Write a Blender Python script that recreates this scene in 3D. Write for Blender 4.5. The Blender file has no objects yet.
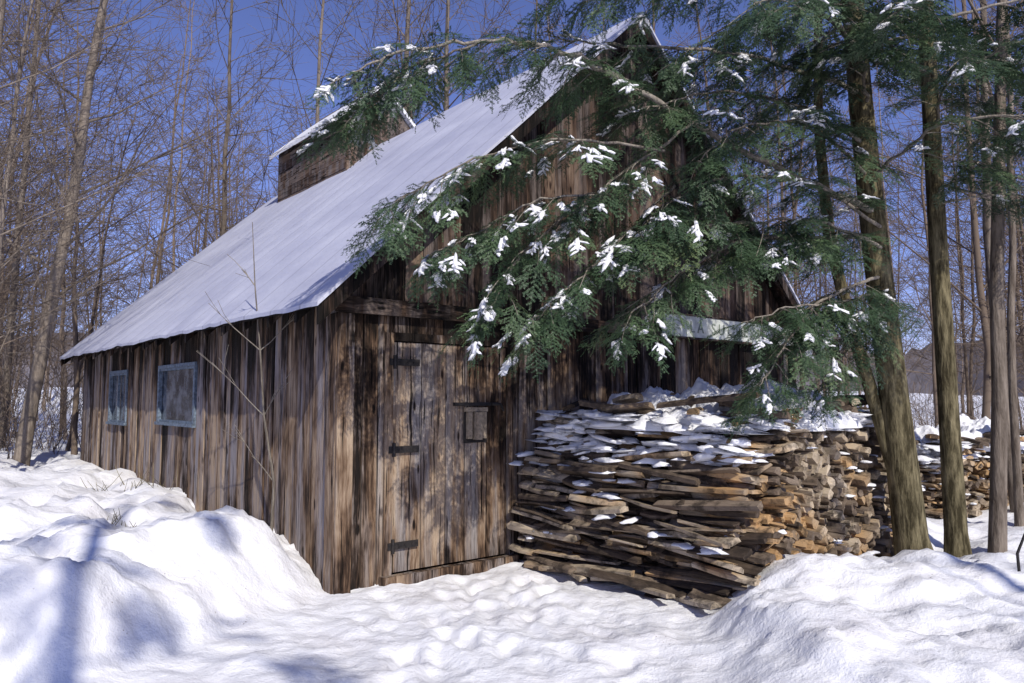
import bpy, math, random
import numpy as np
from mathutils import Vector, Matrix, noise, Euler
random.seed(7); np.random.seed(7)
U = random.uniform
scene = bpy.context.scene
scene.view_settings.view_transform = 'Standard'
scene.view_settings.look = 'None'
scene.view_settings.exposure = 0

# ------------------------------------------------------------ helpers
def link(o, parent=None):
    scene.collection.objects.link(o)
    if parent: o.parent = parent
    return o
def empty(name, loc=(0, 0, 0), rz=0):
    e = bpy.data.objects.new(name, None); e.location = loc; e.rotation_euler = (0, 0, rz)
    e.empty_display_size = .3
    return link(e)

class MB:
    def __init__(s): s.v = []; s.f = []; s.r = []
    def add(s, vs, fs, r=0.):
        o = len(s.v); s.v.extend([tuple(map(float, p)) for p in vs]); s.f.extend([tuple(i + o for i in f) for f in fs]); s.r.extend([r] * len(vs))
    def box(s, x0, x1, y0, y1, z0, z1, r=None, zt=None):
        if r is None: r = random.random()
        a, b = zt if zt else (z1, z1)
        s.add([(x0, y0, z0), (x1, y0, z0), (x1, y1, z0), (x0, y1, z0), (x0, y0, a), (x1, y0, b), (x1, y1, b), (x0, y1, a)],
              [(0, 3, 2, 1), (4, 5, 6, 7), (0, 1, 5, 4), (1, 2, 6, 5), (2, 3, 7, 6), (3, 0, 4, 7)], r)
    def prism(s, prof, length, M, r=None, bend=0.0):
        if r is None: r = random.random()
        n = len(prof); vs = []
        for k, yy in enumerate((-.5, 0, .5)):
            jx, jz = U(-.012, .012), U(-.007, .007); sc = (U(.7, 1), 1, U(.7, 1))[k]
            for (x, z) in prof:
                vs.append(M @ Vector((x * sc + jx, yy * length + U(-.012, .012), z * (.5 + .5 * sc) + jz + (bend if k == 1 else 0))))
        fs = [tuple(range(n)), tuple(range(3 * n - 1, 2 * n - 1, -1))]
        for k in range(2):
            for i in range(n):
                j = (i + 1) % n
                fs.append((k * n + j, k * n + i, (k + 1) * n + i, (k + 1) * n + j))
        s.add(vs, fs, r)
    def tube(s, pts, rad, n=6, r=0., cap=False):
        pts = [Vector(p) for p in pts]; vs = []; m = len(pts)
        t0 = (pts[-1] - pts[0]).normalized()
        ref = Vector((1, 0, 0)) if abs(t0.x) < .8 else Vector((0, 1, 0))
        for i, p in enumerate(pts):
            t = (pts[min(i + 1, m - 1)] - pts[max(i - 1, 0)])
            if t.length < 1e-6: t = t0.copy()
            t.normalize()
            a = t.cross(ref).normalized(); b = t.cross(a)
            for k in range(n):
                an = 2 * math.pi * k / n
                vs.append(p + (a * math.cos(an) + b * math.sin(an)) * rad[i])
        fs = []
        for i in range(m - 1):
            for k in range(n):
                l = (k + 1) % n
                fs.append((i * n + k, (i + 1) * n + k, (i + 1) * n + l, i * n + l))
        if cap: fs.append(tuple((m - 1) * n + k for k in range(n)))
        s.add(vs, fs, r)
    def mesh(s, name, mat, smooth=False):
        me = bpy.data.meshes.new(name); me.from_pydata(s.v, [], s.f)
        at = me.attributes.new('rnd', 'FLOAT', 'POINT'); at.data.foreach_set('value', np.array(s.r, dtype=np.float32))
        if smooth: me.polygons.foreach_set('use_smooth', [True] * len(me.polygons))
        me.materials.append(mat); me.update()
        return me
    def obj(s, name, mat, parent=None, smooth=False):
        return link(bpy.data.objects.new(name, s.mesh(name, mat, smooth)), parent)

def tri_object(name, arr, rnd, mat, parent):
    n = len(arr); me = bpy.data.meshes.new(name)
    me.vertices.add(n); me.vertices.foreach_set('co', arr.astype(np.float32).ravel())
    me.loops.add(n); me.loops.foreach_set('vertex_index', np.arange(n, dtype=np.int32))
    me.polygons.add(n // 3); me.polygons.foreach_set('loop_start', np.arange(0, n, 3, dtype=np.int32))
    me.update(calc_edges=True)
    at = me.attributes.new('rnd', 'FLOAT', 'POINT'); at.data.foreach_set('value', rnd.astype(np.float32))
    me.materials.append(mat)
    return link(bpy.data.objects.new(name, me), parent)

# ------------------------------------------------------------ materials
class NT:
    def __init__(s, name):
        s.m = bpy.data.materials.new(name); s.m.use_nodes = True; s.t = s.m.node_tree
        s.b = s.t.nodes['Principled BSDF']
    def n(s, typ, **kw):
        nd = s.t.nodes.new(typ)
        for k, v in kw.items(): setattr(nd, k, v)
        return nd
    def l(s, a, b): s.t.links.new(a, b)
    def noise(s, vec, scale, detail=4, rough=.6):
        nd = s.n('ShaderNodeTexNoise'); nd.inputs['Scale'].default_value = scale; nd.inputs['Detail'].default_value = detail
        nd.inputs['Roughness'].default_value = rough
        if vec is not None: s.l(vec, nd.inputs['Vector'])
        return nd.outputs['Fac']
    def mapping(s, vec, scale):
        nd = s.n('ShaderNodeMapping'); nd.inputs['Scale'].default_value = scale; s.l(vec, nd.inputs['Vector']); return nd.outputs[0]
    def ramp(s, fac, stops):
        nd = s.n('ShaderNodeValToRGB'); e = nd.color_ramp.elements
        while len(e) < len(stops): e.new(.5)
        for i, (p, c) in enumerate(stops):
            e[i].position = p; e[i].color = (c, c, c, 1) if isinstance(c, (int, float)) else (*c, 1)
        s.l(fac, nd.inputs[0]); return nd.outputs[0]
    def mix(s, fac, a, b, mode='MIX'):
        nd = s.n('ShaderNodeMix', data_type='RGBA', blend_type=mode)
        for i, v in ((0, fac), (6, a), (7, b)):
            if isinstance(v, (int, float)): nd.inputs[i].default_value = v
            elif isinstance(v, tuple): nd.inputs[i].default_value = (*v, 1)
            else: s.l(v, nd.inputs[i])
        return nd.outputs[2]
    def math(s, op, a, b=0.):
        nd = s.n('ShaderNodeMath', operation=op)
        for i, v in ((0, a), (1, b)):
            if isinstance(v, (int, float)): nd.inputs[i].default_value = v
            else: s.l(v, nd.inputs[i])
        return nd.outputs[0]
    def bump(s, h, strength, dist, prev=None):
        nd = s.n('ShaderNodeBump'); nd.inputs['Strength'].default_value = strength; nd.inputs['Distance'].default_value = dist
        s.l(h, nd.inputs['Height'])
        if prev is not None: s.l(prev, nd.inputs['Normal'])
        return nd.outputs[0]
    def fin(s, col, rough=.8, normal=None, spec=.3):
        if isinstance(col, tuple): s.b.inputs['Base Color'].default_value = (*col, 1)
        else: s.l(col, s.b.inputs['Base Color'])
        s.b.inputs['Roughness'].default_value = rough
        s.b.inputs['Specular IOR Level'].default_value = spec
        if normal is not None: s.l(normal, s.b.inputs['Normal'])
        return s.m

def plank_mat(name, stops, gscale=(26, 26, .9), stain_shade_z=None, grey=.35, bias=0.0, gcol=(.28, .265, .265)):
    t = NT(name)
    tc = t.n('ShaderNodeTexCoord').outputs['Object']
    at = t.n('ShaderNodeAttribute', attribute_name='rnd').outputs['Fac']
    off = t.n('ShaderNodeCombineXYZ'); k = t.math('MULTIPLY', at, 37.); t.l(k, off.inputs[0]); t.l(k, off.inputs[1]); t.l(k, off.inputs[2])
    va = t.n('ShaderNodeVectorMath', operation='ADD'); t.l(tc, va.inputs[0]); t.l(off.outputs[0], va.inputs[1]); v0 = va.outputs[0]
    wn = t.n('ShaderNodeTexNoise'); wn.inputs['Scale'].default_value = 2.2; wn.inputs['Detail'].default_value = 1; t.l(v0, wn.inputs['Vector'])
    ws = t.n('ShaderNodeVectorMath', operation='SCALE'); t.l(wn.outputs['Color'], ws.inputs[0]); ws.inputs['Scale'].default_value = .05
    vw = t.n('ShaderNodeVectorMath', operation='ADD'); t.l(v0, vw.inputs[0]); t.l(ws.outputs[0], vw.inputs[1]); v = vw.outputs[0]
    grain = t.noise(t.mapping(v, gscale), 1.0, 5, .72)
    fine = t.noise(t.mapping(v, (gscale[0] * 5, gscale[1] * 5, gscale[2] * 5)), 1.0, 3, .65)
    lo = [g if g < 2 else g * .12 for g in gscale]
    blot = t.noise(t.mapping(v, (lo[0] if gscale[0] > 2 else .6, lo[1] if gscale[1] > 2 else .6, lo[2] if gscale[2] > 2 else .95)), 1.0, 4, .68)
    g = t.math('ADD', t.math('MULTIPLY', grain, .85), t.math('MULTIPLY', fine, .45))
    g = t.math('ADD', g, t.math('MULTIPLY', t.math('SUBTRACT', at, .5), .36))
    g = t.math('ADD', g, t.math('MULTIPLY', t.math('SUBTRACT', blot, .5), 1.45))
    g = t.math('ADD', g, bias - .115)
    if stain_shade_z is not None:
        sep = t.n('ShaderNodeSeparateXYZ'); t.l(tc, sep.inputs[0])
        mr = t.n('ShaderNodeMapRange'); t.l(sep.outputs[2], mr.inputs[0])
        mr.inputs[1].default_value = stain_shade_z - 1.2; mr.inputs[2].default_value = stain_shade_z
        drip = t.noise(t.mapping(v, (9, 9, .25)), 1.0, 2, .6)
        st = t.math('MULTIPLY', mr.outputs[0], t.math('MULTIPLY', drip, -.75))  # shade under eave and beam painted into the colour, along with drip stains
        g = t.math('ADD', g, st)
        mr2 = t.n('ShaderNodeMapRange'); t.l(sep.outputs[2], mr2.inputs[0])
        mr2.inputs[1].default_value = .6; mr2.inputs[2].default_value = 0
        g = t.math('SUBTRACT', g, t.math('MULTIPLY', mr2.outputs[0], .15))
    # knots
    ksc = tuple(8. if q > 2 else 2.6 for q in gscale)
    vo = t.n('ShaderNodeTexVoronoi'); vo.inputs['Scale'].default_value = 1; t.l(t.mapping(v0, ksc), vo.inputs['Vector'])
    kn = t.ramp(vo.outputs['Distance'], [(.07, 1), (.15, 0)])
    g = t.math('SUBTRACT', g, t.math('MULTIPLY', kn, .35))
    col = t.ramp(g, stops)
    gm = t.ramp(t.noise(t.mapping(v, (7, 7, .5)), 1.0, 3, .6), [(.44, 0), (.62, grey)])
    gm = t.math('MULTIPLY', gm, t.ramp(g, [(.38, .05), (.60, 1)]))
    col = t.mix(gm, col, t.mix(fine, tuple(q * .55 for q in gcol), tuple(min(1, q * 1.45) for q in gcol)))
    crack = t.ramp(t.noise(t.mapping(v, (gscale[0] * 1.9, gscale[1] * 1.9, gscale[2] * .8)), 1.0, 2, .5), [(.33, .06), (.39, 1.)])
    col = t.mix(1., col, crack, 'MULTIPLY')
    hh = t.math('ADD', grain, t.math('MULTIPLY', fine, .45))
    return t.fin(col, .85, t.bump(hh, .95, .02), .15)

S1 = [(.28, (.009, .006, .0045)), (.45, (.052, .031, .020)), (.60, (.170, .108, .068)), (.85, (.40, .30, .21))]
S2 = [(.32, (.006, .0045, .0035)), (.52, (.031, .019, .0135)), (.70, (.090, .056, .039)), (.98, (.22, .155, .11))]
m_side = plank_mat('weathered_planks_side', S1, stain_shade_z=2.75, grey=.9, bias=.07, gcol=(.27, .25, .262))
m_front = plank_mat('weathered_planks_front', S1, stain_shade_z=2.5, grey=.6, bias=.045)
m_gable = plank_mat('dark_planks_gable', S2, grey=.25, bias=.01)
m_door = plank_mat('door_planks', S1, stain_shade_z=2.9, grey=.75, bias=.085)
m_trim = plank_mat('rough_beam', S2, gscale=(2, 20, 20), grey=.2)
def simple(name, c, rough=.8, spec=.3, var=.3, sc=12, bump=.3):
    t = NT(name); tc = t.n('ShaderNodeTexCoord').outputs['Object']
    n1 = t.noise(tc, sc, 4, .65)
    f = t.ramp(n1, [(.3, 0), (.7, 1)])
    col = t.mix(f, tuple(x * (1 - var) for x in c), tuple(min(1, x * (1 + var)) for x in c))
    return t.fin(col, rough, t.bump(n1, bump, .01), spec)
m_dark = simple('dark_interior', (.006, .005, .004), .95, .1)
m_iron = simple('rusty_iron', (.016, .013, .012), .6, .4, .6, 30)
m_latch = simple('worn_latch_wood', (.30, .24, .175), .8, .2, .4, 30)
m_paint = simple('blue_window_paint', (.13, .165, .21), .6, .3, .6, 25)
m_signw = simple('sign_white_paint', (.52, .54, .50), .7, .2, .35, 9)
m_signl = simple('sign_letter_paint', (.20, .23, .19), .7)
m_hill = simple('distant_woods', (.13, .12, .135), .95, .0, .4, .15, 0)
def glass():
    t = NT('window_glass'); tc = t.n('ShaderNodeTexCoord').outputs['Object']
    n = t.noise(tc, 4, 4)
    return t.fin(t.mix(t.ramp(n, [(.42, 0), (.62, 1)]), (.025, .032, .045), (.17, .185, .21)), .08, t.bump(n, .25, .03), .9)
m_glass = glass()

def snow_mat(name, ground=False):
    t = NT(name); tc = t.n('ShaderNodeTexCoord').outputs['Object']
    a = t.noise(tc, 4.5, 5, .64); b = t.noise(tc, 60, 3, .7)
    hh = t.math('ADD', a, t.math('MULTIPLY', b, .14))
    nb = t.bump(hh, .55, .07)
    col = t.mix(a, (.76, .76, .80), (.87, .87, .88))
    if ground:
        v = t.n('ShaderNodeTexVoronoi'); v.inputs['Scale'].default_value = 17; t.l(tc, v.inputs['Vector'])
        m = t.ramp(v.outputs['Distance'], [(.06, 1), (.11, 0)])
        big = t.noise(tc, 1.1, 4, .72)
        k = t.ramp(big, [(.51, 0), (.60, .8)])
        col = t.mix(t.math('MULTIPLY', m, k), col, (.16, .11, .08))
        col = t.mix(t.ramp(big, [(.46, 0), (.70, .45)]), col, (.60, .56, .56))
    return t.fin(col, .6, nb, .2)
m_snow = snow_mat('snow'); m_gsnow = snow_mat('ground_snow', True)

def roof_mat():
    t = NT('frosted_metal_roof'); tc = t.n('ShaderNodeTexCoord').outputs['Object']
    a = t.noise(t.mapping(tc, (1.2, .7, 1)), 1, 4, .65); b = t.noise(tc, 28, 4, .75)
    w = t.n('ShaderNodeTexWave', wave_type='BANDS', bands_direction='Y'); w.inputs['Scale'].default_value = .52; w.inputs['Distortion'].default_value = .15
    t.l(tc, w.inputs['Vector'])
    col = t.mix(t.ramp(a, [(.35, 0), (.65, 1)]), (.42, .43, .53), (.55, .56, .65))
    col = t.mix(t.ramp(b, [(.32, .6), (.45, 0)]), col, (.32, .33, .42))
    seam = t.ramp(w.outputs['Fac'], [(.0, .6), (.012, 0)])
    col = t.mix(seam, col, (.26, .26, .32))
    hh = t.math('ADD', t.math('MULTIPLY', w.outputs['Fac'], .5), t.math('MULTIPLY', b, .4))
    return t.fin(col, .6, t.bump(hh, .4, .02), .25)
m_roof = roof_mat()

def bark(name, c0, c1, sc=6):
    t = NT(name); tc = t.n('ShaderNodeTexCoord').outputs['Object']
    at = t.n('ShaderNodeAttribute', attribute_name='rnd').outputs['Fac']
    a = t.noise(t.mapping(tc, (sc * 2.4, sc * 2.4, sc * .45)), 1, 4, .7); b = t.noise(t.mapping(tc, (5, 5, 1.5)), 1, 3, .6)
    f = t.math('ADD', t.math('MULTIPLY', a, .8), t.math('MULTIPLY', t.math('SUBTRACT', at, .5), .16))
    f = t.math('ADD', f, t.math('MULTIPLY', b, .22))
    return t.fin(t.ramp(f, [(.35, c0), (.68, c1)]), .9, t.bump(a, .9, .03), .1)
m_bark = bark('grey_bark', (.075, .058, .045), (.27, .225, .185))
def flatbark():
    t = NT('far_bark'); at = t.n('ShaderNodeAttribute', attribute_name='rnd').outputs['Fac']
    return t.fin(t.ramp(at, [(0, (.09, .068, .052)), (.5, (.165, .125, .095)), (1, (.27, .21, .165))]), .9, None, .1)
m_bark2 = flatbark()
m_hbark = bark('hemlock_bark', (.045, .037, .020), (.30, .255, .15), 9)
m_limb = bark('pale_limb_bark', (.13, .11, .09), (.36, .32, .27), 14)
def needles():
    t = NT('hemlock_needles'); at = t.n('ShaderNodeAttribute', attribute_name='rnd').outputs['Fac']
    col = t.ramp(at, [(0, (.020, .040, .022)), (.5, (.050, .088, .043)), (.85, (.105, .155, .070)), (1, (.18, .19, .085))])
    return t.fin(col, .5, None, .3)
m_needle = needles()
def slab():
    t = NT('split_slab_wood'); tc = t.n('ShaderNodeTexCoord').outputs['Object']
    at = t.n('ShaderNodeAttribute', attribute_name='rnd').outputs['Fac']
    g = t.noise(t.mapping(tc, (30, 4.5, 40)), 1, 5, .72); h = t.noise(tc, 5, 4, .7); q = t.noise(tc, 1.1, 2, .6)
    f = t.math('ADD', t.math('MULTIPLY', at, .60), t.math('MULTIPLY', g, .42))
    col = t.ramp(f, [(.12, (.018, .013, .010)), (.28, (.085, .062, .046)), (.46, (.21, .160, .118)), (.62, (.36, .290, .21)), (.82, (.56, .46, .34)), (.94, (.40, .37, .34))])
    gold = t.math('MULTIPLY', t.ramp(q, [(.50, 0), (.60, .6)]), t.ramp(at, [(.45, 0), (.62, 1)]))
    col = t.mix(gold, col, (.50, .27, .085))
    col = t.mix(t.ramp(h, [(.38, .8), (.52, 0)]), col, (.026, .020, .016))
    return t.fin(col, .85, t.bump(g, .9, .015), .15)
m_slab = slab()

# ------------------------------------------------------------ ground
CX, CY = -1.465, 6.34
GA = math.atan2(.647, .763)
G = Vector((math.cos(GA), math.sin(GA))); S = Vector((-math.sin(GA), math.cos(GA)))
def loc2(x, y):
    dx, dy = x - CX, y - CY
    return dx * G.x + dy * G.y, dx * S.x + dy * S.y
def ss(t): t = min(1, max(0, t)); return t * t * (3 - 2 * t)
random.seed(31)
PR = []
for lane in range(7):
    sx, tx_ = U(-1.3, .9), U(-.9, .4)
    for i in range(11):
        q = i / 10; PR.append((sx + (tx_ - sx) * q + (.10 if i % 2 else -.10) + U(-.08, .08), 3.6 + q * 3.2 + U(-.15, .15), U(-.6, .6), U(.018, .042)))
def gh(x, y):
    a, b = loc2(x, y)
    fr = noise.fractal
    h = 0.
    near = y < 13 and abs(x) < 11
    wob = .30 * noise.noise(Vector((x * 1.3, y * 1.3, 3.1))) + .12 * noise.noise(Vector((x * 4, y * 4, 8.1)))
    xl = -1.5 + min(0, (y - 6.3)) * .42 + wob * min(1, abs(y - 6.3))
    d = xl - x
    lb = ss(d / .7)
    h += lb * (.46 + .16 * noise.noise(Vector((x * .55, y * .55, 9))))
    lump = fr(Vector((x * 1.35, y * 1.35, 1.7)), .8, 2.1, 6)
    h += lb * .20 * lump
    if near:
        c = noise.noise(Vector((x * 2.6, y * 2.6, 11))); h += lb * .10 * max(0, c) ** .6
        c = noise.noise(Vector((x * 6, y * 6, 15))); h += lb * .10 * max(0, c - .08)
        c = noise.noise(Vector((x * 11, y * 11, 18))); h += lb * .05 * max(0, c - .1)
    h += .14 * math.exp(-((x + 2.35) / .5) ** 2 - ((y - 6.4) / .6) ** 2)
    h += .17 * math.exp(-((x + 6.3) / 1.3) ** 2 - ((y - 9.3) / .9) ** 2)
    if -1.0 < a < .3 and b > .3: h -= .12 * ss((a + .5) / .5) * lb
    xr = 1.02 + .35 * noise.noise(Vector((x * 1.1, y * 1.1, 7.7))) + max(0, y - 5.2) * .35
    rb = ss((x - xr) / .8)
    far = 1 - .5 * ss((y - 5.9) / 1.2)
    h += rb * .23 * far
    h += .25 * math.exp(-((x - 2.75) / .85) ** 2 - ((y - 5.75) / .62) ** 2)
    h += rb * .14 * lump * (1 if y < 12 else .5)
    if near:
        c = noise.noise(Vector((x * 3.0, y * 3.0, 21))); h += rb * .05 * max(0, c) ** .6
        c = noise.noise(Vector((x * 9, y * 9, 25))); h += rb * .05 * max(0, c - .1)
    p = (1 - lb) * (1 - rb)
    if y < 9 and abs(x) < 4:
        h += p * (.045 * fr(Vector((x * 1.7, y * 1.7, 4)), .8, 2, 6) + .01)
        if p > .05:
            for (fx, fy, fa, dep) in PR:
                dx, dy = x - fx, y - fy
                if abs(dx) < .35 and abs(dy) < .35:
                    u = dx * math.cos(fa) + dy * math.sin(fa); v = -dx * math.sin(fa) + dy * math.cos(fa)
                    e = (u / .07) ** 2 + (v / .15) ** 2
                    h += p * dep * (-math.exp(-e * e * .6) + .2 * math.exp(-(math.sqrt(e) - 1.5) ** 2 * 3))
        h += .010 * fr(Vector((x * 8, y * 8, 2)), .6, 2, 4)
    if y > 10 or abs(x) > 10: h += .10 * noise.noise(Vector((x * .2, y * .2, 0)))
    h += 2.4 * ss((y - 22) / 90)
    if y > 60: h += 1.5 * noise.noise(Vector((x * .02, y * .02, 5)))
    return h
N = 560
k = 6.6
def warp(u): return 420 * math.sinh(k * u) / math.sinh(k)
xs = [warp(-1 + 2 * i / (N - 1)) for i in range(N)]
ys = [5.2 + warp(-1 + 2 * i / (N - 1)) for i in range(N)]
vs = [(x, y, gh(x, y)) for y in ys for x in xs]
fs = [(j * N + i, j * N + i + 1, (j + 1) * N + i + 1, (j + 1) * N + i) for j in range(N - 1) for i in range(N - 1)]
me = bpy.data.meshes.new('snow_ground'); me.from_pydata(vs, [], fs)
me.polygons.foreach_set('use_smooth', [True] * len(fs)); me.materials.append(m_gsnow); me.update()
link(bpy.data.objects.new('snow_ground', me))
# far wooded rise closing the view behind the clearing
mb = MB(); vs, fs = [], []; n = 420
for i in range(n + 1):
    an = math.radians(-15 + 210 * i / n); R_ = 150 + 18 * noise.noise(Vector((i * .03, 0, 4)))
    x, y = math.cos(an) * R_, math.sin(an) * R_
    top = 13 + 5 * noise.noise(Vector((i * .035, 2, 0))) + 2.2 * noise.noise(Vector((i * .5, 7, 0))) + U(-.6, .6)
    vs += [(x, y, -2), (x * 1.01, y * 1.01, top), (x * 1.12, y * 1.12, top * .9)]
for i in range(n):
    for j in range(2): a = i * 3 + j; fs.append((a, a + 3, a + 4, a + 1))
mb.add(vs, fs, 0); mb.obj('distant_hill', m_hill)

# ------------------------------------------------------------ sugar shack
random.seed(41)
W, L = 7.3, 10.0
HR = W / 2
EZ, AZ = 2.38, 6.10
SL = (AZ - EZ) / (HR + .35)
def rz(x): return AZ - SL * abs(x - HR)
shack = empty('wooden_sugar_shack', (CX, CY, 0), GA)
b = MB()
b.box(.03, W - .03, .035, .06, -.3, 2.45, 0)
b.box(.035, .06, .06, L - .03, -.3, rz(0) - .14, 0)
b.box(W - .06, W - .035, .06, L - .03, -.3, rz(0) - .14, 0)
b.box(.06, W - .06, L - .06, L - .035, -.3, 2.4, 0)
for y in (.045, L - .05):
    b.add([(.04, y, 2.4), (W - .04, y, 2.4), (W - .04, y, rz(0) - .12), (HR, y, AZ - .12), (.04, y, rz(0) - .12)], [(0, 1, 2, 3, 4)], 0)
b.obj('wall_backing', m_dark, shack)
def side_planks(x0, x1, y0, y1, wins, name, mat):
    m = MB(); y = y0
    while y < y1 - .02:
        w = U(.13, .29); ye = min(y + w, y1)
        if y1 - ye < .08: ye = y1
        d = U(-.014, .008); g = U(.006, .022)
        top = rz(0) - .10; r = random.random(); z0 = U(-.25, -.15)
        segs = [(z0, top)]
        for (wy0, wy1, wz0, wz1) in wins:
            if ye > wy0 and y < wy1:
                segs = [(z0, wz0), (wz1, top)]
        for (za, zb) in segs: m.box(x0 + d, x1 + d, y + g / 2, ye - g / 2, za, zb, r)
        y = ye
    return m.obj(name, mat, shack)
wins = [(3.62, 5.1, 1.30, 2.02), (6.8, 7.85, 1.24, 2.02)]
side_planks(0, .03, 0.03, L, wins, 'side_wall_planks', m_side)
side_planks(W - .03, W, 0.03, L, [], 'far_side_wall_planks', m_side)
m = MB(); x = 0.0
D0, D1, DZ = .53, 1.83, 2.12
while x < W - .02:
    w = U(.15, .30); xe = min(x + w, W)
    if x < D0 and xe > D0 - .06: xe = D0
    if D0 <= x < D1: x = D1; continue
    if W - xe < .08: xe = W
    d = U(-.010, .007); g = U(.006, .020)
    m.box(x + g / 2, xe - g / 2, d - .0, d + .03, U(-.2, -.1), 2.37, None); x = xe
x = D0
while x < D1 - .01:
    xe = min(x + U(.2, .28), D1)
    if D1 - xe < .08: xe = D1
    m.box(x + .002, xe - .002, 0, .03, DZ + .075, 2.37); x = xe
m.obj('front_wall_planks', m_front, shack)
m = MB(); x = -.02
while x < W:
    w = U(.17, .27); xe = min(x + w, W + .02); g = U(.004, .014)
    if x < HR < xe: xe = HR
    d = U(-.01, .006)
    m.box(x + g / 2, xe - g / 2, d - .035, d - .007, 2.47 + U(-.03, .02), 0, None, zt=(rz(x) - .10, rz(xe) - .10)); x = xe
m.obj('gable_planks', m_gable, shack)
m = MB(); x = 0
while x < W:
    xe = min(x + .24, W)
    if x < HR < xe: xe = HR
    m.box(x + .003, xe - .003, L - .03, L, -.2, 0, None, zt=(rz(x) - .1, rz(xe) - .1)); x = xe
m.obj('back_wall_planks', m_gable, shack)
m = MB()
m.box(-.06, 3.1, -.085, -.047, 2.335, 2.475); m.box(3.11, W + .05, -.080, -.047, 2.35, 2.47)
m.obj('front_beam', m_trim, shack)
m = MB()
m.box(-.035, -.008, -.03, .13, -.2, 2.33, .75)
m.box(-.03, .12, -.06, -.034, -.2, 2.33, .95)
m.box(W - .12, W + .01, -.06, -.034, -.2, 2.33, .5)
m.obj('corner_boards', m_front, shack)
m = MB(); x = D0
for wd in (.30, .27, .22, .26, .25):
    xe = min(x + wd, D1); m.box(x + .006, xe - .006, -.014 + U(-.006, .004), .02, .10, DZ - .01, U(.25, .95)); x = xe
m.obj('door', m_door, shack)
m = MB()
m.box(D0 - .085, D0 - .006, -.035, -.013, .0, DZ + .07, .75)
m.box(D1 + .006, D1 + .08, -.035, -.013, .0, DZ + .07, .4)
m.box(D0 - .004, D1 + .004, -.034, -.013, DZ, DZ + .075, .35)
m.box(D0 - .12, D1 + .1, -.10, -.016, -.06, .085, .7)
m.obj('door_frame', m_front, shack)
m = MB()
for z in (1.93, 1.16, .33):
    m.box(D0 - .05, D0 + .26, -.046, -.036, z - .030, z + .030)
    m.tube([(D0 - .004, -.05, z - .06), (D0 - .004, -.05, z + .06)], [.016, .016], 8)
    for xx in (.06, .13, .2): m.box(D0 + xx - .01, D0 + xx + .01, -.052, -.046, z - .01, z + .01)
z = 1.52
m.box(1.18, 1.70, -.05, -.02, z + .02, z + .052)
m.box(1.30, 1.58, -.030, -.024, z - .33, z - .02)
m.tube([(1.62, -.055, z + .035), (1.70, -.085, z + .035), (1.76, -.06, z - .03)], [.014, .014, .012], 7)
m.obj('hinges_and_latch', m_iron, shack)
m = MB()
m.box(1.30, 1.56, -.066, -.031, z - .035, z + .005, .9); m.box(1.405, 1.465, -.105, -.031, z - .30, z - .04, .95)
m.box(1.325, 1.375, -.066, -.031, z - .29, z - .04, .9); m.box(1.495, 1.545, -.066, -.031, z - .29, z - .04, .85)
m.obj('latch_block', m_latch, shack)
for i, (y0, y1, z0, z1) in enumerate(wins):
    m = MB(); f = .035
    m.box(-.03, .02, y0 - .03, y1 + .03, z1 - .01, z1 + f, .2); m.box(-.05, .02, y0 - .05, y1 + .05, z0 - f, z0 + .005, .4)
    m.box(-.03, .018, y0 - .03, y0 + .03, z0 + .006, z1 - .011, .5); m.box(-.03, .018, y1 - .03, y1 + .03, z0 + .006, z1 - .011, .5)
    if i == 1:
        ym = (y0 + y1) / 2
        m.box(-.02, .012, ym - .018, ym + .018, z0 + .006, z1 - .011, .5)
    m.box(-.014, .010, y0 + .031, y1 - .031, z0 + .006, z0 + .035, .5); m.box(-.014, .010, y0 + .031, y1 - .031, z1 - .04, z1 - .012, .5)
    m.obj('window_frame', m_paint, shack)
    m = MB(); m.box(.022, .028, y0 + .031, y1 - .031, z0, z1, 0); m.obj('window_glass', m_glass, shack)
def roof_side(sgn, name):
    vs, fs = [], []
    ny, nx = 120, 16; y0, y1 = -.32, L + .32
    for layer in (0, 1):
        for i in range(ny + 1):
            y = y0 + (y1 - y0) * i / ny
            for j in range(nx + 1):
                q = j / nx; ext = .030 * noise.noise(Vector((y * 1.9, 0, 3))) if j == 0 else 0
                x = -.35 - ext + (HR + .35 + ext) * q
                zz = rz(x) + .02 * noise.noise(Vector((x * .9, y * .9, 0))) - (.03 * abs(noise.noise(Vector((y * 2.3, 4, 3)))) if j == 0 else 0)
                xx = x if sgn < 0 else W - x
                vs.append((xx, y, zz - layer * .035))
    n1 = (ny + 1) * (nx + 1)
    for layer in (0, 1):
        for i in range(ny):
            for j in range(nx):
                a = layer * n1 + i * (nx + 1) + j
                q = (a, a + 1, a + nx + 2, a + nx + 1)
                fs.append(q if (layer == 0) == (sgn < 0) else q[::-1])
    for i in range(ny):
        a = i * (nx + 1); fs.append((a, a + nx + 1, a + nx + 1 + n1, a + n1))
    for j in range(nx):
        fs.append((j, j + n1, j + 1 + n1, j + 1)); a = ny * (nx + 1) + j; fs.append((a, a + 1, a + 1 + n1, a + n1))
    m = MB(); m.add(vs, fs, 0); return m.obj(name, m_roof, shack)
roof_side(-1, 'roof_slope'); roof_side(1, 'roof_slope_far')
m = MB()
def rake(y0, y1, thick, drop):
    for sgn in (-1, 1):
        pts = []
        for x in (-.33, HR):
            xx = x if sgn < 0 else W - x
            for yy in (y0, y1):
                pts += [(xx, yy, rz(x) - drop), (xx, yy, rz(x) - drop - thick)]
        m.add(pts, [(0, 1, 5, 4), (2, 6, 7, 3), (1, 3, 7, 5), (0, 4, 6, 2), (0, 2, 3, 1), (4, 5, 7, 6)], random.random() * .3)
rake(-.30, -.275, .16, .050); rake(L + .275, L + .30, .14, .050)
for i in range(18):
    y = .1 + i * (L - .2) / 17
    rake(y, y + .05, .09, .072)
rake(-.27, L + .27, .02, .050)
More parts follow.
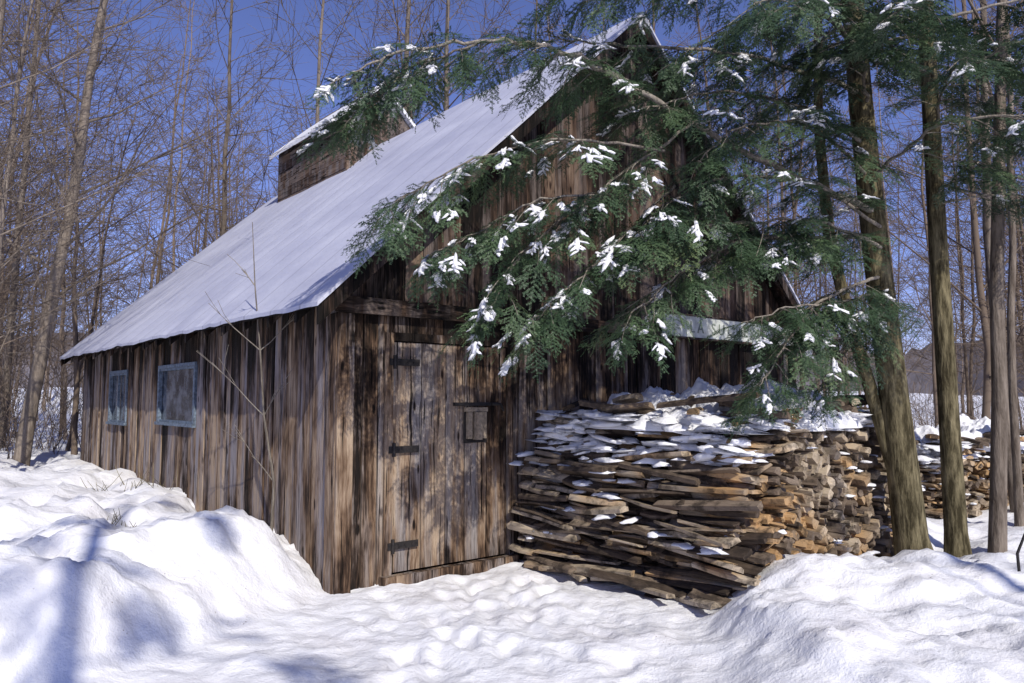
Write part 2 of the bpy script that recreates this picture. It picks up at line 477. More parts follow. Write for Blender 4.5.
m.obj('rafters_and_rake_boards', m_gable, shack)
CH = .66
cx0, cx1, cy0, cy1 = HR - CH, HR + CH, 5.65, 8.45; ce, cp = 6.50, 7.12
m = MB()
for fx, s_ in ((cx0, 1), (cx1, -1)):
    z = rz(cx0) - .1
    while z < ce - .03:
        h = U(.15, .2); ze = min(z + h, ce)
        a, bb = (fx, fx + .025) if s_ > 0 else (fx - .025, fx)
        m.box(a + U(-.006, .006), bb, cy0, cy1, z + .004, ze - .004); z = ze
for yy in (cy0 - .028, cy1 + .002):
    x = cx0
    while x < cx1 - .01:
        xe = min(x + U(.16, .22), cx1)
        if x < HR < xe: xe = HR
        if cx1 - xe < .05: xe = cx1
        t0 = ce + (cp - ce) * (1 - abs(x - HR) / CH) - .03; t1 = ce + (cp - ce) * (1 - abs(xe - HR) / CH) - .03
        m.box(x + .003, xe - .003, yy, yy + .026, rz(cx0) - .1, 0, U(.4, 1), zt=(t0, t1)); x = xe
m.obj('cupola_walls', plank_mat('cupola_boards', S2, gscale=(20, .9, 26), grey=.4, bias=.10), shack)
m = MB(); cs = (cp - ce) / CH
for sgn in (-1, 1):
    pts = []
    for o in (CH + .14, 0):
        xx = HR + sgn * o; z = cp - cs * o
        for yy in (cy0 - .12, cy1 + .14): pts += [(xx, yy, z + .08), (xx, yy, z)]
    m.add(pts, [(0, 4, 6, 2), (1, 3, 7, 5), (0, 2, 3, 1), (0, 1, 5, 4), (2, 6, 7, 3)], 0)
m.obj('cupola_roof', m_snow, shack)
sign = empty('wooden_sign', (CX, CY, 0), GA)
m = MB(); m.box(4.2, 7.15, -.125, -.092, 2.37, 2.63, .5); m.obj('board', m_signw, sign)
m = MB(); m.box(4.17, 7.18, -.135, -.090, 2.631, 2.652, .5); m.box(4.17, 7.18, -.135, -.090, 2.348, 2.369, .5); m.obj('edge_trim', m_trim, sign)
tx = bpy.data.curves.new('lettering', 'FONT'); tx.body = 'L A   S U C R E R I E'; tx.size = .20; tx.extrude = .003; tx.materials.append(m_signl)
to = link(bpy.data.objects.new('lettering', tx), sign); to.location = (4.7, -.128, 2.43); to.rotation_euler = (math.pi / 2, 0, 0)

# ------------------------------------------------------------ snow blobs
def ico(sub=2):
    import bmesh
    bm = bmesh.new(); bmesh.ops.create_icosphere(bm, subdivisions=sub, radius=1)
    v = [x.co.copy() for x in bm.verts]; f = [tuple(y.index for y in x.verts) for x in bm.faces]; bm.free(); return v, f
IV, IF = ico(3); IV2, IF2 = ico(2)
def blob(mb, M, sx, sy, sz, seed, amp=.45, lo=False):
    V_, F_ = (IV2, IF2) if lo else (IV, IF)
    out = []
    for v in V_:
        d = 1 + amp * noise.noise(Vector((v.x * 1.3, v.y * 1.3, v.z)) + Vector((seed * 7.3, seed, 0))) + amp * .5 * noise.noise(v * 3.1 + Vector((0, seed * 3.3, 1)))
        z = v.z * (1 if v.z > 0 else .35)
        out.append(M @ Vector((v.x * sx * d, v.y * sy * d, z * sz * (1 + .5 * (d - 1)))))
    mb.add(out, F_, 0)

# ------------------------------------------------------------ wood piles
def wood_pile(name, loc, rot, W_, D_, H_, skew=0., lean=0.):
    root = empty(name, loc, rot); m = MB(); sn = MB()
    def x0(y): return skew * (-y / D_)
    th = .042; z = -.05
    def prof(w, t, up):
        p = [(-w / 2, 0), (w / 2, 0), (w * .44, t * .75), (w * .12, t), (-w * .2, t * .95), (-w * .46, t * .7)]
        if not up: p = [(a, t - c) for a, c in p][::-1]
        return p
    while z < H_:
        fr = max(0, z / H_)
        for row in range(3):
            y = -D_ + U(-.22, .05)
            while y < -.1:
                ln = U(.22, 1.0)
                if y + ln > 0: ln = -y + U(-.05, .05)
                if ln < .15: break
                yc = y + ln / 2; w = U(.07, .19)
                rec = .50 * max(0, fr - .55) / .45 + .16 * noise.noise(Vector((z * 3, yc * 1.3, 2)))
                xo = x0(yc) + rec + row * .15 + w / 2 + (U(-.14, .09) if row == 0 else U(-.02, .02)) - lean * fr * (1 - fr) * 1.2
                M = Matrix.Translation((xo, yc, z + U(-.022, .022))) @ Euler((U(-.12, .12), U(-.45, .45), U(-.24, .24))).to_matrix().to_4x4()
                m.prism(prof(w, U(.018, .065), random.random() < .6), ln, M, random.random() ** .9, U(-.015, .015))
                if row == 0 and random.random() < (.10 + 1.3 * max(0, fr - .40)):
                    for q in range(random.randint(1, 5)):
                        blob(sn, Matrix.Translation((xo - U(0, .05), yc + U(-.35, .35), z + .050)) @ Euler((U(-.1, .1), -.12, U(-.3, .3))).to_matrix().to_4x4(), U(.04, .10), U(.03, .15), U(.012, .034), U(0, 50), 1., lo=True)
                y += ln + U(.0, .05)
        rec = .50 * max(0, fr - .55) / .45
        x = x0(-D_) + rec + .05
        while x < W_:
            w = U(.05, .16); y1 = -D_ + U(-.14, .10) + .15 * fr
            M = Matrix.Translation((x + w / 2, y1 + .3, z + U(-.025, .025))) @ Euler((U(-.12, .12), U(-.9, .9), U(-.22, .22))).to_matrix().to_4x4()
            m.prism(prof(w, U(.03, .095), random.random() < .5), .6, M, min(1, random.random() * .8 + .25))
            if random.random() < .06: blob(sn, Matrix.Translation((x + w / 2, y1, z + .06)), U(.04, .08), U(.03, .06), U(.012, .025), U(0, 50), .8, lo=True)
            x += w * .9
        y = -D_ + .3
        while y < -.1:
            ln = min(U(.5, 1.1), -y)
            if ln < .1: break
            M = Matrix.Translation((W_ - .06 + U(-.04, .04), y + ln / 2, z)) @ Euler((U(-.03, .03), U(-.1, .1), U(-.05, .05))).to_matrix().to_4x4()
            m.prism(prof(U(.12, .2), .05, True), ln, M); y += ln
        z += th
    for i in range(54):
        M = Matrix.Translation((U(.3, W_ - .1), U(-D_ + .05, -.2), H_ + U(-.06, .14))) @ Euler((U(-.2, .2), U(-.4, .4), U(-1.2, 1.2))).to_matrix().to_4x4()
        m.prism(prof(U(.08, .2), U(.03, .07), True), U(.3, 1.0), M)
    for i in range(14):
        y = U(-D_ - .1, -.3)
        M = Matrix.Translation((x0(y) - U(.0, .16), y, U(.03, .10))) @ Euler((U(-.15, .15), U(-.5, .2), U(-.5, .4))).to_matrix().to_4x4()
        m.prism(prof(U(.08, .16), U(.03, .05), True), U(.4, .9), M)
    m.box(.55 + skew, W_ - .15, -D_ + .35, -.05, -.1, H_ - .06, 0)
    m.obj('stacked_slabs', m_slab, root)
    nx, ny = 150, 120; vs, fs = [], []
    for j in range(ny + 1):
        v = -1 + 2 * j / ny
        for i in range(nx + 1):
            u = -1 + 2 * i / nx
            X = (W_ + .30 + skew) / 2 + u * (W_ - .06) / 2; Y = -D_ / 2 + v * (D_ + .06) / 2
            X += .24 * noise.noise(Vector((u * 1.5, Y * 3, 2))) * (1 - .3 * abs(v)); Y += .16 * noise.noise(Vector((X * 3, v * 1.5, 6)))
            e = max(0, 1 - (abs(u) ** 3 + abs(v) ** 4))
            Z = H_ - .13 + .25 * e ** .5 + .24 * noise.fractal(Vector((X * 1.8, Y * 1.8, 0)), .9, 2, 5) * min(1, e * 2) + .16 * math.exp(-((X - W_ * .62) / .6) ** 2 - ((Y + D_ * .6) / .6) ** 2)
            vs.append((X, Y, Z))
    fs = [(j * (nx + 1) + i, j * (nx + 1) + i + 1, (j + 1) * (nx + 1) + i + 1, (j + 1) * (nx + 1) + i) for j in range(ny) for i in range(nx)]
    s2 = MB(); s2.add(vs, fs, 0); s2.obj('snow_cap', m_snow, root, True)
    for i in range(190):
        e = U(0, 1)
        if i % 3: p = (U(.05, .55) + skew, -D_ * e, H_ - U(.0, .42)); p = (p[0] if p[2] > H_ - .2 else p[0] * .5 + .12, p[1], p[2])
        else: p = (.4 + (W_ - .5) * e, -D_ + U(.0, .22), H_ - U(-.02, .14))
        blob(sn, Matrix.Translation(p) @ Euler((U(-.2, .2), U(-.25, .05), U(-3, 3))).to_matrix().to_4x4(), U(.05, .20), U(.04, .13), U(.02, .05), U(0, 50), 1., lo=True)
    sn.obj('snow_on_slabs', m_snow, root, True)
    return root
def bl(a, b_, z=0): return (CX + G.x * a + S.x * b_, CY + G.y * a + S.y * b_, z)
wood_pile('firewood_pile', bl(1.97, -.12), GA, 2.9, 2.38, 1.46, .06, .1)
wood_pile('firewood_pile', (4.9, 11.0, .12), .25, 2.3, 1.3, .88)

# ------------------------------------------------------------ bare trees
def rdir(az, el): return Vector((math.cos(az) * math.cos(el), math.sin(az) * math.cos(el), math.sin(el)))
RM = .0022
def grow(mb, p, d, ln, r, lvl, n, up=.25):
    seg = (6, 4, 2, 1)[min(lvl, 3)]; pts = [p.copy()]; dd = d.copy(); rr = [r]
    for i in range(seg):
        dd = (dd + Vector((U(-.2, .2), U(-.2, .2), U(-.05, .05) + up * .25))).normalized()
        pts.append(pts[-1] + dd * ln / seg); rr.append(max(RM, r * (1 - .85 * (i + 1) / seg)))
    mb.tube(pts, rr, n, random.random())
    return pts
def bare_tree_mb(H, r, lean=(0, 0), first=.3, nb=20, detail=3, bl_=.30, n2=6, n3=4, sides=8, tw=.0038, wob=.06):
    mb = MB(); seg = 12; pts = []; rr = []; p = Vector((0, 0, -.3)); w = Vector((lean[0], lean[1], 1))
    for i in range(seg + 1):
        f = i / seg; pts.append(p.copy()); rr.append(r * (1.15 if i == 0 else 1) * (1 - .9 * f ** 1.1) + .006)
        w = Vector((lean[0] + U(-wob, wob), lean[1] + U(-wob, wob), 1)); p += w.normalized() * H / seg
    mb.tube(pts, rr, sides, random.random())
    az = U(0, 6)
    for i in range(nb):
        f = first + (1 - first) * (i + U(0, .8)) / nb
        k_ = min(int(f * seg), seg - 1); q = pts[k_].lerp(pts[k_ + 1], f * seg - k_); az += 2.4 + U(-.4, .4)
        ln = H * bl_ * (1.15 - f) * U(.5, 1.2) + .5
        br = max(.009, r * (1 - .85 * f) * .36)
        b1 = grow(mb, q, rdir(az, U(.2, 1.0)), ln, br, 1, 4)
        for j in range(n2):
            t_ = U(.2, 1); kk = min(int(t_ * 4), 3); q2 = b1[kk].lerp(b1[kk + 1], t_ * 4 - kk)
            b2 = grow(mb, q2, (rdir(az + U(-1.1, 1.1), U(-.2, 1.0))).normalized(), ln * U(.25, .55), max(tw * 1.5, br * .4), 2, 3)
            for l_ in range(n3):
                t3 = U(.2, 1); k3 = min(int(t3 * 2), 1); q3 = b2[k3].lerp(b2[k3 + 1], t3 * 2 - k3)
                grow(mb, q3, rdir(az + U(-1.4, 1.4), U(-.3, 1.1)), ln * U(.14, .32), tw, 3, 3)
    return mb
vars_ = []
RM = .004
for i in range(8):
    random.seed(100 + i)
    mb = bare_tree_mb(U(11, 17), U(.04, .085), (U(-.07, .07), U(-.07, .07)), U(.06, .25), 24, bl_=.27, n2=6, n3=3, sides=6, tw=.0065, wob=.09)
    V_ = np.array(mb.v); F_ = np.array([f for f in mb.f if len(f) == 4]); T_ = np.concatenate([F_[:, [0, 1, 2]], F_[:, [0, 2, 3]]])
    vars_.append((V_, T_, np.array(mb.r)))
random.seed(5)
cnt = 0; placed = []; AV = []; AT = []; AR = []; off = 0
while cnt < 260:
    y = 12 + 50 * random.random() ** 1.6; x = U(-1.0, 1.0) * (y * .80 + 2)
    a, b_ = loc2(x, y)
    if -1.6 < a < 9.2 and -5 < b_ < 11.8: continue
    if x > 3 and y < 13.5: continue
    if any((x - q[0]) ** 2 + (y - q[1]) ** 2 < .4 for q in placed): continue
    placed.append((x, y))
    V_, T_, R_ = random.choice(vars_); s_ = U(.55, 1.1) * (1 + max(0, y - 30) * .006)
    M = np.array(Euler((U(-.09, .09), U(-.09, .09), U(0, 6.3))).to_matrix()) * s_
    AV.append(V_ @ M.T + np.array([x, y, gh(x, y)])); AT.append(T_ + off); off += len(V_); AR.append(R_ * .5 + random.random() * .5)
    cnt += 1
AV = np.concatenate(AV).astype(np.float32); AT = np.concatenate(AT).astype(np.int32); AR = np.concatenate(AR).astype(np.float32)
me = bpy.data.meshes.new('background_forest'); me.vertices.add(len(AV)); me.vertices.foreach_set('co', AV.ravel())
me.loops.add(AT.size); me.loops.foreach_set('vertex_index', AT.ravel()); me.polygons.add(len(AT)); me.polygons.foreach_set('loop_start', np.arange(0, AT.size, 3, dtype=np.int32))
me.polygons.foreach_set('use_smooth', np.ones(len(AT), dtype=bool))
me.update(calc_edges=True); at = me.attributes.new('rnd', 'FLOAT', 'POINT'); at.data.foreach_set('value', AR); me.materials.append(m_bark2)
link(bpy.data.objects.new('background_forest', me))
def brush(x0_, x1_, y0_, y1_, n, hh):
    mb = MB()
    for i in range(n):
        x, y = U(x0_, x1_), U(y0_, y1_); g0 = gh(x, y)
        for q in range(3):
            pts = grow(mb, Vector((x, y, g0 - .05)), rdir(U(0, 6.3), U(.9, 1.5)), U(.5, 1) * hh, .009, 1, 3)
            for z in range(5):
                kq = random.randint(1, 4); grow(mb, pts[kq], rdir(U(0, 6.3), U(.3, 1.2)), U(.2, .5) * hh * .6, .005, 2, 3)
    return mb
brush(-17, -8.8, 12.5, 19, 170, 2.8).obj('undergrowth_brush', m_bark2, None, True)
brush(7, 19, 14, 26, 140, 2.2).obj('undergrowth_brush', m_bark2, None, True)
RM = .0025
def named_tree(x, y, H, r, lean=(0, 0), first=.3, nb=20, mat=m_bark, bl_=.3, **kw):
    o = bare_tree_mb(H, r, lean, first, nb, 3, bl_, **kw).obj('bare_tree', mat, None, True); o.location = (x, y, gh(x, y)); return o
random.seed(21)
named_tree(-8.55, 13.2, 14, .12, (.13, .02), .2, 30, tw=.005)
named_tree(-8.1, 11.6, 12, .055, (-.05, 0), .15, 30, tw=.005)
named_tree(-6.5, 8.9, 10, .055, (.02, .02), .2, 32, bl_=.40, n2=8)
named_tree(-7.6, 10.8, 9, .045, (.06, .02), .15, 30, bl_=.36, n2=7, tw=.0045)
named_tree(-8.2, 21, 17, .10, (.01, 0), .25, 28, tw=.007)
named_tree(-3.4, 21, 18, .14, (.02, 0), .35, 28, tw=.007)
named_tree(-1.6, 20, 17, .12, (-.01, 0), .35, 28, tw=.007)
named_tree(-11.5, 17, 16, .09, (.03, 0), .25, 28, tw=.006)
named_tree(-5.2, 19, 16, .08, (0.02, 0), .25, 28, tw=.007)
named_tree(4.50, 7.15, 11, .070, (.045, .0), .45, 14)
named_tree(6.5, 9.8, 12, .065, (-.02, .0), .35, 16)
named_tree(5.9, 8.9, 11, .045, (.03, .0), .35, 16)
named_tree(7.4, -4.5, 14, .12, (0, 0), .25, 20, n2=4, n3=0); named_tree(-1.5, -7.5, 13, .12, (0, 0), .25, 20, n2=4, n3=0)
mb = MB(); random.seed(3)
base = Vector((-2.18, 6.92, .35))
pts = [base + Vector(q) for q in ((0, 0, -.2), (.02, 0, .5), (-.08, -.02, 1.1), (-.13, -.02, 1.7), (-.2, 0, 2.3), (-.24, 0, 2.9))]
mb.tube(pts, [.017, .014, .011, .008, .006, .003], 6)
for (i, az, el, ln) in ((2, 2.9, .75, .8), (2, .2, .9, .5), (3, 3.3, .6, .7), (3, .1, .7, .5), (4, 2.8, .8, .4), (1, 3.0, .9, .6)):
    q = grow(mb, pts[i], rdir(az, el), ln, .006, 1, 4)
    for z in range(4): grow(mb, q[random.randint(1, 3)], rdir(az + U(-1, 1), U(.2, 1.1)), ln * .4, .003, 2, 3)
mb.obj('sapling', m_limb, None, True)
mb = MB()
mb.tube([(3.72, 6.95, 0), (3.58, 7.0, .7), (3.40, 7.05, 1.5), (3.18, 7.1, 2.4), (3.02, 7.1, 3.2), (2.98, 7.15, 4.3), (3.05, 7.2, 6), (3.1, 7.2, 8)], [.09, .07, .062, .056, .052, .045, .035, .01], 10)
mb.obj('leaning_tree', m_hbark, None, True)
mb = MB(); mb.tube([(3.72, 5.5, .1), (3.63, 5.5, .3), (3.62, 5.5, .5), (3.70, 5.5, .68), (3.86, 5.5, .78)], [.012, .011, .010, .008, .004], 6)
mb.obj('bent_twig', m_iron, None, True)
mb = MB(); random.seed(9)
for i in range(60):
    x, y = (-4.55 + U(-.5, .5), 9.25 + U(-.25, .25)) if i < 30 else (-3.55 + U(-.15, .15), 6.9 + U(-.1, .1))
    grow(mb, Vector((x, y, gh(x, y) - .03)), rdir(U(0, 6.3), U(.3, 1.3)), U(.1, .4) if i < 30 else U(.06, .18), .006, 2, 3)
mb.obj('dead_weeds', m_hbark, None, True)

# ------------------------------------------------------------ hemlocks
def frond(seed, step=.012, wid=.0052, nlen=.021):
    random.seed(seed); tris = []; tips = []
    Lf = .40; x = .015; side = 1
    def pz(x): return -.35 * x * x
    def needle_row(p0, d, ln):
        dn = d.normalized(); pr = Vector((-dn.y, dn.x, 0)).normalized(); s = .003
        while s < ln:
            c = p0 + dn * s + Vector((0, 0, -.45 * s * s))
            for sg in (-1, 1):
                if random.random() < .08: continue
                nl = nlen * U(.75, 1.15) * (1 - .35 * s / ln)
                dr = (dn * .5 + pr * sg * .85 + Vector((0, 0, U(-.5, .35)))).normalized()
                wv = dn * wid
                tris.extend([c - wv, c + wv + Vector((0, 0, U(-.002, .002))), c + dr * nl])
            s += step
    while x < Lf:
        q = x / Lf
        ln = (.17 * (1 - q ** 1.5) + .03) * U(.55, 1.15)
        if q < .15: ln *= .7
        p0 = Vector((x, 0, pz(x))); an = .95 + U(-.25, .25)
        d = Vector((math.cos(an), side * math.sin(an), U(-.3, .12)))
        needle_row(p0, d, ln); tips.append((p0, d.normalized(), ln))
        if ln > .1:
            for t in (.45, .75):
                a2 = an * .35 + U(-.2, .2)
                needle_row(p0 + d.normalized() * ln * t, Vector((math.cos(a2), side * math.sin(a2), -.1)), ln * .4)
        side = -side; x += U(.017, .026)
    needle_row(Vector((.02, 0, 0)), Vector((1, 0, -.12)), Lf)
    return np.array([tuple(t) for t in tris]), tips
FR = [frond(s) for s in range(6)]
FC = [frond(s + 20, .022, .010, .034) for s in range(4)]
def catmull(P, n=8):
    P = [Vector(p) for p in P]; out = []
    for i in range(len(P) - 1):
        p0 = P[max(i - 1, 0)]; p1 = P[i]; p2 = P[i + 1]; p3 = P[min(i + 2, len(P) - 1)]
        for k_ in range(n):
            t = k_ / n
            out.append(.5 * ((2 * p1) + (p2 - p0) * t + (2 * p0 - 5 * p1 + 4 * p2 - p3) * t * t + (3 * p1 - p0 - 3 * p2 + p3) * t ** 3))
    out.append(P[-1]); return out
class Hem:
    def __init__(s, name):
        s.root = empty(name); s.wood = MB(); s.limbs = MB(); s.snow = MB(); s.F = []; s.R = []; s.coarse = False; s.tone = .44
    def put(s, p, d, sc, snow):
        f, tips = random.choice(FC if s.coarse else FR)
        x = d.normalized(); z = Vector((U(-.35, .35), U(-.35, .35), 1)); y = z.cross(x).normalized(); z = x.cross(y)
        R = np.array([list(x), list(y), list(z)])
        s.F.append((f * sc) @ R + np.array(list(p)))
        tone = s.tone + random.gauss(0, .16)
        s.R.append(np.clip(tone + np.repeat(np.random.normal(0, .08, len(f) // 3), 3), 0, 1))
        if random.random() < snow:
            # snow caught along the main axis and outwards on neighbouring side twigs
            Rm = Matrix((x, y, z)).transposed(); ac = U(.10, .28); half = U(.04, .10)
            def lump(c, dr, l, w, t):
                dw = Rm @ dr
                rot = Euler((0, -math.asin(max(-1, min(1, dw.z))), math.atan2(dw.y, dw.x)), 'XYZ').to_matrix().to_4x4()
                blob(s.snow, Matrix.Translation(p + Rm @ (c * sc) + Vector((0, 0, .008))) @ rot, l, w, t, U(0, 90), .9, True)
            lump(Vector((ac, 0, -.35 * ac * ac)), Vector((1, 0, -.2)), half * U(.7, 1.1) * sc, U(.018, .034) * sc, U(.012, .024))
            for (p0, dn, ln) in tips:
                if abs(p0.x - ac) < half and random.random() < .75:
                    q = U(.2, .5); lump(p0 + dn * ln * q, dn, ln * U(.22, .45) * sc, U(.010, .020) * sc, U(.008, .018))
    def limb(s, P, r0, r1, start=.15, step=.13, bl_=.6, sc=1., snow=.2, fstep=.14, droop=.10):
        pts = catmull(P); n = len(pts)
        for i in range(1, n - 1): pts[i] = pts[i] + Vector((U(-.02, .02), U(-.02, .02), U(-.015, .015)))
        s.limbs.tube(pts, [r0 + (r1 - r0) * (i / (n - 1)) ** .8 for i in range(n)], 6, random.random())
        cum = [0]
        for i in range(1, n): cum.append(cum[-1] + (pts[i] - pts[i - 1]).length)
        T_ = cum[-1]; q = start * T_; side = 1
        while q < T_:
            i = max(j for j in range(n - 1) if cum[j] <= q); t = (q - cum[i]) / max(1e-6, cum[i + 1] - cum[i])
            p = pts[i].lerp(pts[i + 1], t); d = (pts[i + 1] - pts[i]).normalized()
            lat = Vector((-d.y, d.x, 0))
            if lat.length < .1: lat = Vector((1, 0, 0))
            lat.normalize()
            dir_ = (d * U(.35, .9) + lat * side * U(.5, 1) + Vector((0, 0, U(-.5, .15)))).normalized()
            ln = bl_ * U(.45, 1.2) * (1 - .45 * q / T_)
            bp = [p]; dd = dir_.copy(); sg = 5
            for k_ in range(sg):
                dd = (dd + Vector((U(-.12, .12), U(-.12, .12), -droop))).normalized(); bp.append(bp[-1] + dd * ln / sg)
            s.limbs.tube(bp, [.0065, .006, .005, .004, .003, .002], 4, random.random())
            f = .12 * ln; fs_ = 1
            sn_ = snow * (3.0 if random.random() < .36 else .15)
            while f < ln:
                k_ = min(int(f / ln * sg), sg - 1); pp = bp[k_].lerp(bp[k_ + 1], f / ln * sg - k_); bd = (bp[k_ + 1] - bp[k_]).normalized()
                lt = Vector((-bd.y, bd.x, 0)).normalized()
                s.put(pp, bd * .8 + lt * fs_ * U(.4, .9) + Vector((0, 0, U(-.35, .0))), sc * U(.5, .9), sn_); fs_ = -fs_
                f += fstep * U(.7, 1.2)
            s.put(bp[-2], bd + Vector((0, 0, -.15)), sc * U(.6, .95), sn_)
            side = -side; q += step * U(.7, 1.3)
        s.put(pts[-2], pts[-1] - pts[-2], sc, snow)
    def done(s):
        if s.wood.v: s.wood.obj('trunk', m_hbark, s.root, True)
        s.limbs.obj('limbs', m_limb, s.root, True)
        tri_object('needle_foliage', np.concatenate(s.F), np.concatenate(s.R), m_needle, s.root)
        if s.snow.v: s.snow.obj('snow_clumps', m_snow, s.root, True)
        return sum(len(f) for f in s.F) // 3
random.seed(77)
h1 = Hem('hemlock_tree')
T1 = [(3.72, 7.0, -.1), (3.64, 7.0, .35), (3.54, 7, 1.6), (3.42, 7, 3.0), (3.33, 7, 4.4), (3.28, 7, 5.6), (3.25, 7.05, 8), (3.2, 7.1, 11), (3.2, 7.1, 13)]
h1.wood.tube(T1, [.21, .15, .128, .118, .108, .10, .08, .045, .01], 14)
h1.limb([(3.40, 6.95, 3.35), (1.88, 6.2, 3.72), (.97, 5.7, 4.02), (.34, 5.4, 4.18), (-.25, 5.2, 4.15), (-.85, 5.0, 3.95), (-1.12, 4.95, 3.75)], .036, .006, .42, .09, .54, snow=.22)
h1.limb([(-.2, 5.2, 4.15), (-.65, 5.05, 3.9), (-1.0, 4.95, 3.6), (-1.15, 4.95, 3.4)], .010, .003, .15, .085, .36, snow=.25)
h1.limb([(1.5, 5.95, 3.85), (.67, 5.7, 3.2), (.08, 5.5, 2.68), (-.15, 5.35, 2.25)], .014, .004, .2, .09, .5, snow=.34)
h1.limb([(1.3, 5.9, 3.3), (.75, 5.7, 2.75), (.35, 5.5, 2.35), (.1, 5.4, 2.15)], .012, .003, .1, .09, .5, snow=.36)
h1.limb([(1.2, 5.8, 3.55), (.34, 5.4, 3.50), (-.44, 5.3, 3.25), (-.95, 5.2, 2.85)], .014, .004, .25, .09, .5, snow=.32)
h1.limb([(1.0, 5.8, 3.2), (.3, 5.5, 3.1), (-.2, 5.4, 2.85), (-.6, 5.3, 2.6)], .012, .003, .2, .09, .45, snow=.32)
h1.limb([(3.38, 6.95, 3.1), (2.07, 6.3, 2.95), (1.42, 6.0, 2.65), (.9, 5.7, 2.25)], .022, .005, .15, .08, .6, snow=.22)
h1.limb([(3.45, 6.95, 2.75), (2.65, 6.35, 2.45), (2.2, 6.0, 2.05), (1.9, 5.8, 1.7)], .02, .004, .2, .075, .55, snow=.12)
h1.limb([(3.42, 6.9, 3.0), (2.7, 6.5, 3.15), (1.9, 6.1, 3.05), (1.1, 5.8, 2.95)], .02, .004, .12, .075, .65, snow=.18)
h1.limb([(3.42, 6.9, 3.2), (2.6, 6.4, 3.45), (1.8, 6.0, 3.4), (1.2, 5.7, 3.1), (.9, 5.6, 2.8)], .02, .004, .12, .08, .6, snow=.18)
h1.limb([(3.34, 6.95, 3.7), (2.6, 6.3, 3.9), (1.9, 5.9, 3.8), (1.4, 5.6, 3.4)], .02, .004, .12, .08, .6, snow=.13)
h1.limb([(3.34, 6.95, 4.5), (2.1, 6.4, 4.6), (1.02, 6.0, 4.5), (.4, 5.8, 4.45)], .028, .006, .12, .08, .7, snow=.13)
h1.limb([(3.34, 6.95, 4.0), (2.5, 6.5, 4.2), (1.7, 6.1, 4.15), (1.0, 5.9, 3.9)], .024, .005, .10, .08, .65, snow=.10)
h1.limb([(3.34, 6.95, 4.9), (2.4, 6.2, 5.1), (1.5, 5.7, 4.95), (.5, 5.4, 4.7)], .024, .005, .10, .085, .7, snow=.06)
h1.limb([(3.34, 6.95, 4.7), (2.6, 5.9, 4.75), (2.0, 5.2, 4.5), (1.6, 4.8, 4.2)], .024, .005, .10, .085, .6, snow=.06)
h1.limb([(3.4, 6.9, 3.7), (3.6, 6.2, 3.9), (4.0, 5.7, 3.8), (4.4, 5.3, 3.5)], .02, .004, .2, .10, .5, snow=.06)
h1.limb([(3.34, 6.9, 4.4), (3.0, 6.2, 4.6), (2.9, 5.4, 4.5), (2.7, 4.9, 4.3)], .02, .004, .12, .09, .6, snow=.07)
h1.limb([(3.45, 6.9, 2.6), (2.9, 6.5, 2.45), (2.3, 6.1, 2.35), (1.8, 5.9, 2.2)], .016, .004, .15, .085, .5, snow=.12)
h1.limb([(3.45, 6.9, 2.4), (2.9, 6.4, 2.1), (2.5, 6.1, 1.7)], .012, .003, .25, .10, .35, snow=.05)
def crown(h, x, y, z0, z1, nl, rmax, sc, step, fstep, snow=.0, bl_=.6):
    az = U(0, 6); h.coarse = True
    for i in range(nl):
        f = i / (nl - 1); z = z0 + (z1 - z0) * f; az += 2.4 + U(-.4, .4); R_ = rmax * (1 - .8 * f) * U(.75, 1.1)
        dx, dy = math.cos(az), math.sin(az)
        h.limb([(x, y, z), (x + dx * R_ * .5, y + dy * R_ * .5, z + .15), (x + dx * R_, y + dy * R_, z - .2)], .022, .004, .15, step, bl_, sc, snow, fstep)
crown(h1, 3.3, 7.0, 5.0, 11.5, 16, 2.3, 1.6, .28, .32)
n1 = h1.done()
h2 = Hem('hemlock_tree')
h2.wood.tube([(4.22, 7.25, -.1), (4.20, 7.25, .35), (4.18, 7.25, 1.6), (4.15, 7.25, 3.2), (4.13, 7.25, 5.2), (4.1, 7.25, 8), (4.1, 7.25, 11)], [.14, .10, .088, .082, .075, .06, .015], 12)
h2.tone = .34
h2.limb([(4.15, 7.2, 3.9), (4.6, 6.7, 4.1), (5.0, 6.2, 4.0)], .016, .004, .12, .09, .6, snow=.05)
h2.limb([(4.15, 7.2, 4.3), (3.9, 6.5, 4.5), (3.7, 5.9, 4.4)], .016, .004, .12, .09, .6, snow=.05)
h2.limb([(4.15, 7.2, 4.6), (4.5, 6.5, 4.8), (4.6, 5.8, 4.6)], .016, .004, .12, .09, .6, snow=.05)
h2.limb([(4.15, 7.2, 3.5), (4.7, 6.9, 3.5), (5.2, 6.6, 3.2)], .014, .004, .25, .12, .45, snow=.03)
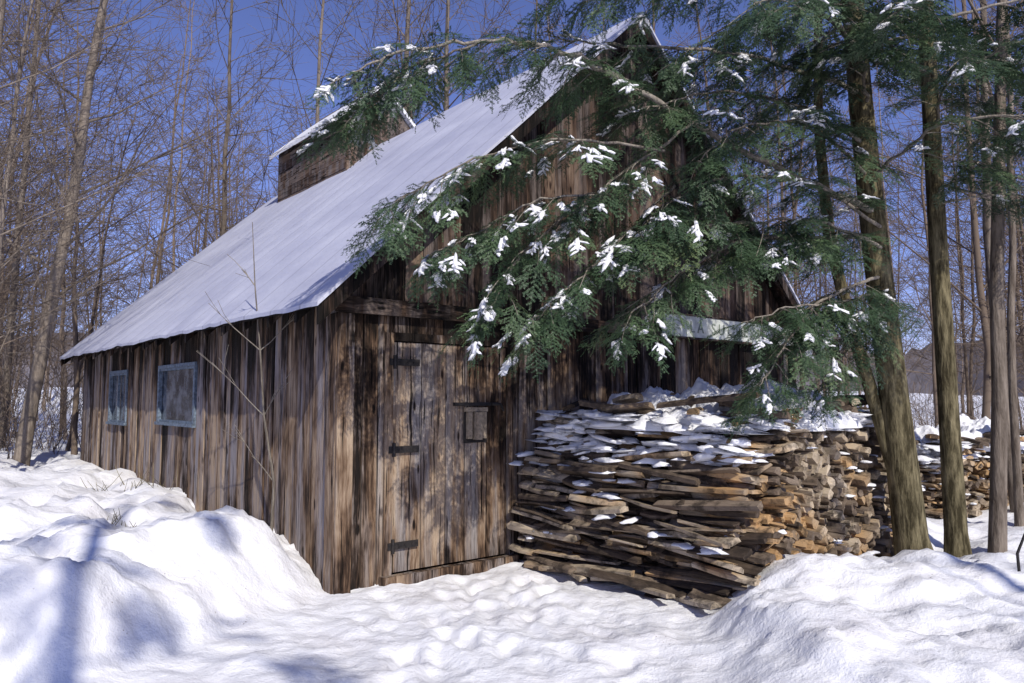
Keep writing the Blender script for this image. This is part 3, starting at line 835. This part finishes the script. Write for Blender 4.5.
h2.limb([(4.15, 7.2, 3.6), (4.1, 6.6, 3.7), (3.9, 6.1, 3.5)], .014, .004, .25, .12, .45, snow=.03)
crown(h2, 4.13, 7.25, 4.8, 10.5, 12, 2.1, 1.5, .28, .32)
n2 = h2.done()
h3 = Hem('hemlock_tree')
h3.wood.tube([(1.4, -5.0, -.1), (1.4, -5.0, 6), (1.4, -5.0, 12)], [.16, .11, .02], 10)
crown(h3, 1.4, -5.0, 4.5, 11.5, 13, 2.5, 1.5, .7, .5, 0, .9)
h3.done()
print('FOLIAGE', n1, n2)

# ------------------------------------------------------------ light, sky, camera
el = math.radians(38); sd = Vector((.385, -.923, 0)).normalized()
d = Vector((sd.x * math.cos(el), sd.y * math.cos(el), math.sin(el)))
su = bpy.data.lights.new('sun', 'SUN'); su.energy = 4.4; su.angle = math.radians(.5); su.color = (1, .95, .86)
so = link(bpy.data.objects.new('sun', su)); so.rotation_euler = d.to_track_quat('Z', 'Y').to_euler(); so.location = d * 40
w = bpy.data.worlds.new('World'); scene.world = w; w.use_nodes = True; nt = w.node_tree
bg = nt.nodes['Background']; sky = nt.nodes.new('ShaderNodeTexSky'); sky.sky_type = 'NISHITA'; sky.sun_disc = False
sky.sun_elevation = el; sky.sun_rotation = math.atan2(sd.x, sd.y); sky.altitude = 1500; sky.dust_density = .1; sky.air_density = 1.0; sky.ozone_density = 4
mx = nt.nodes.new('ShaderNodeMix'); mx.data_type = 'RGBA'; mx.blend_type = 'MULTIPLY'; mx.inputs[0].default_value = 1; mx.inputs[7].default_value = (1.0, .82, 1.10, 1)
nt.links.new(sky.outputs[0], mx.inputs[6]); nt.links.new(mx.outputs[2], bg.inputs[0]); bg.inputs[1].default_value = .125
cam = bpy.data.cameras.new('camera'); cam.lens = 26.5; cam.sensor_width = 36; cam.clip_end = 2000; cam.clip_start = .05
co = link(bpy.data.objects.new('camera', cam)); co.location = (0, 0, 1.6); co.rotation_euler = (math.radians(94.4), 0, 0)
scene.camera = co
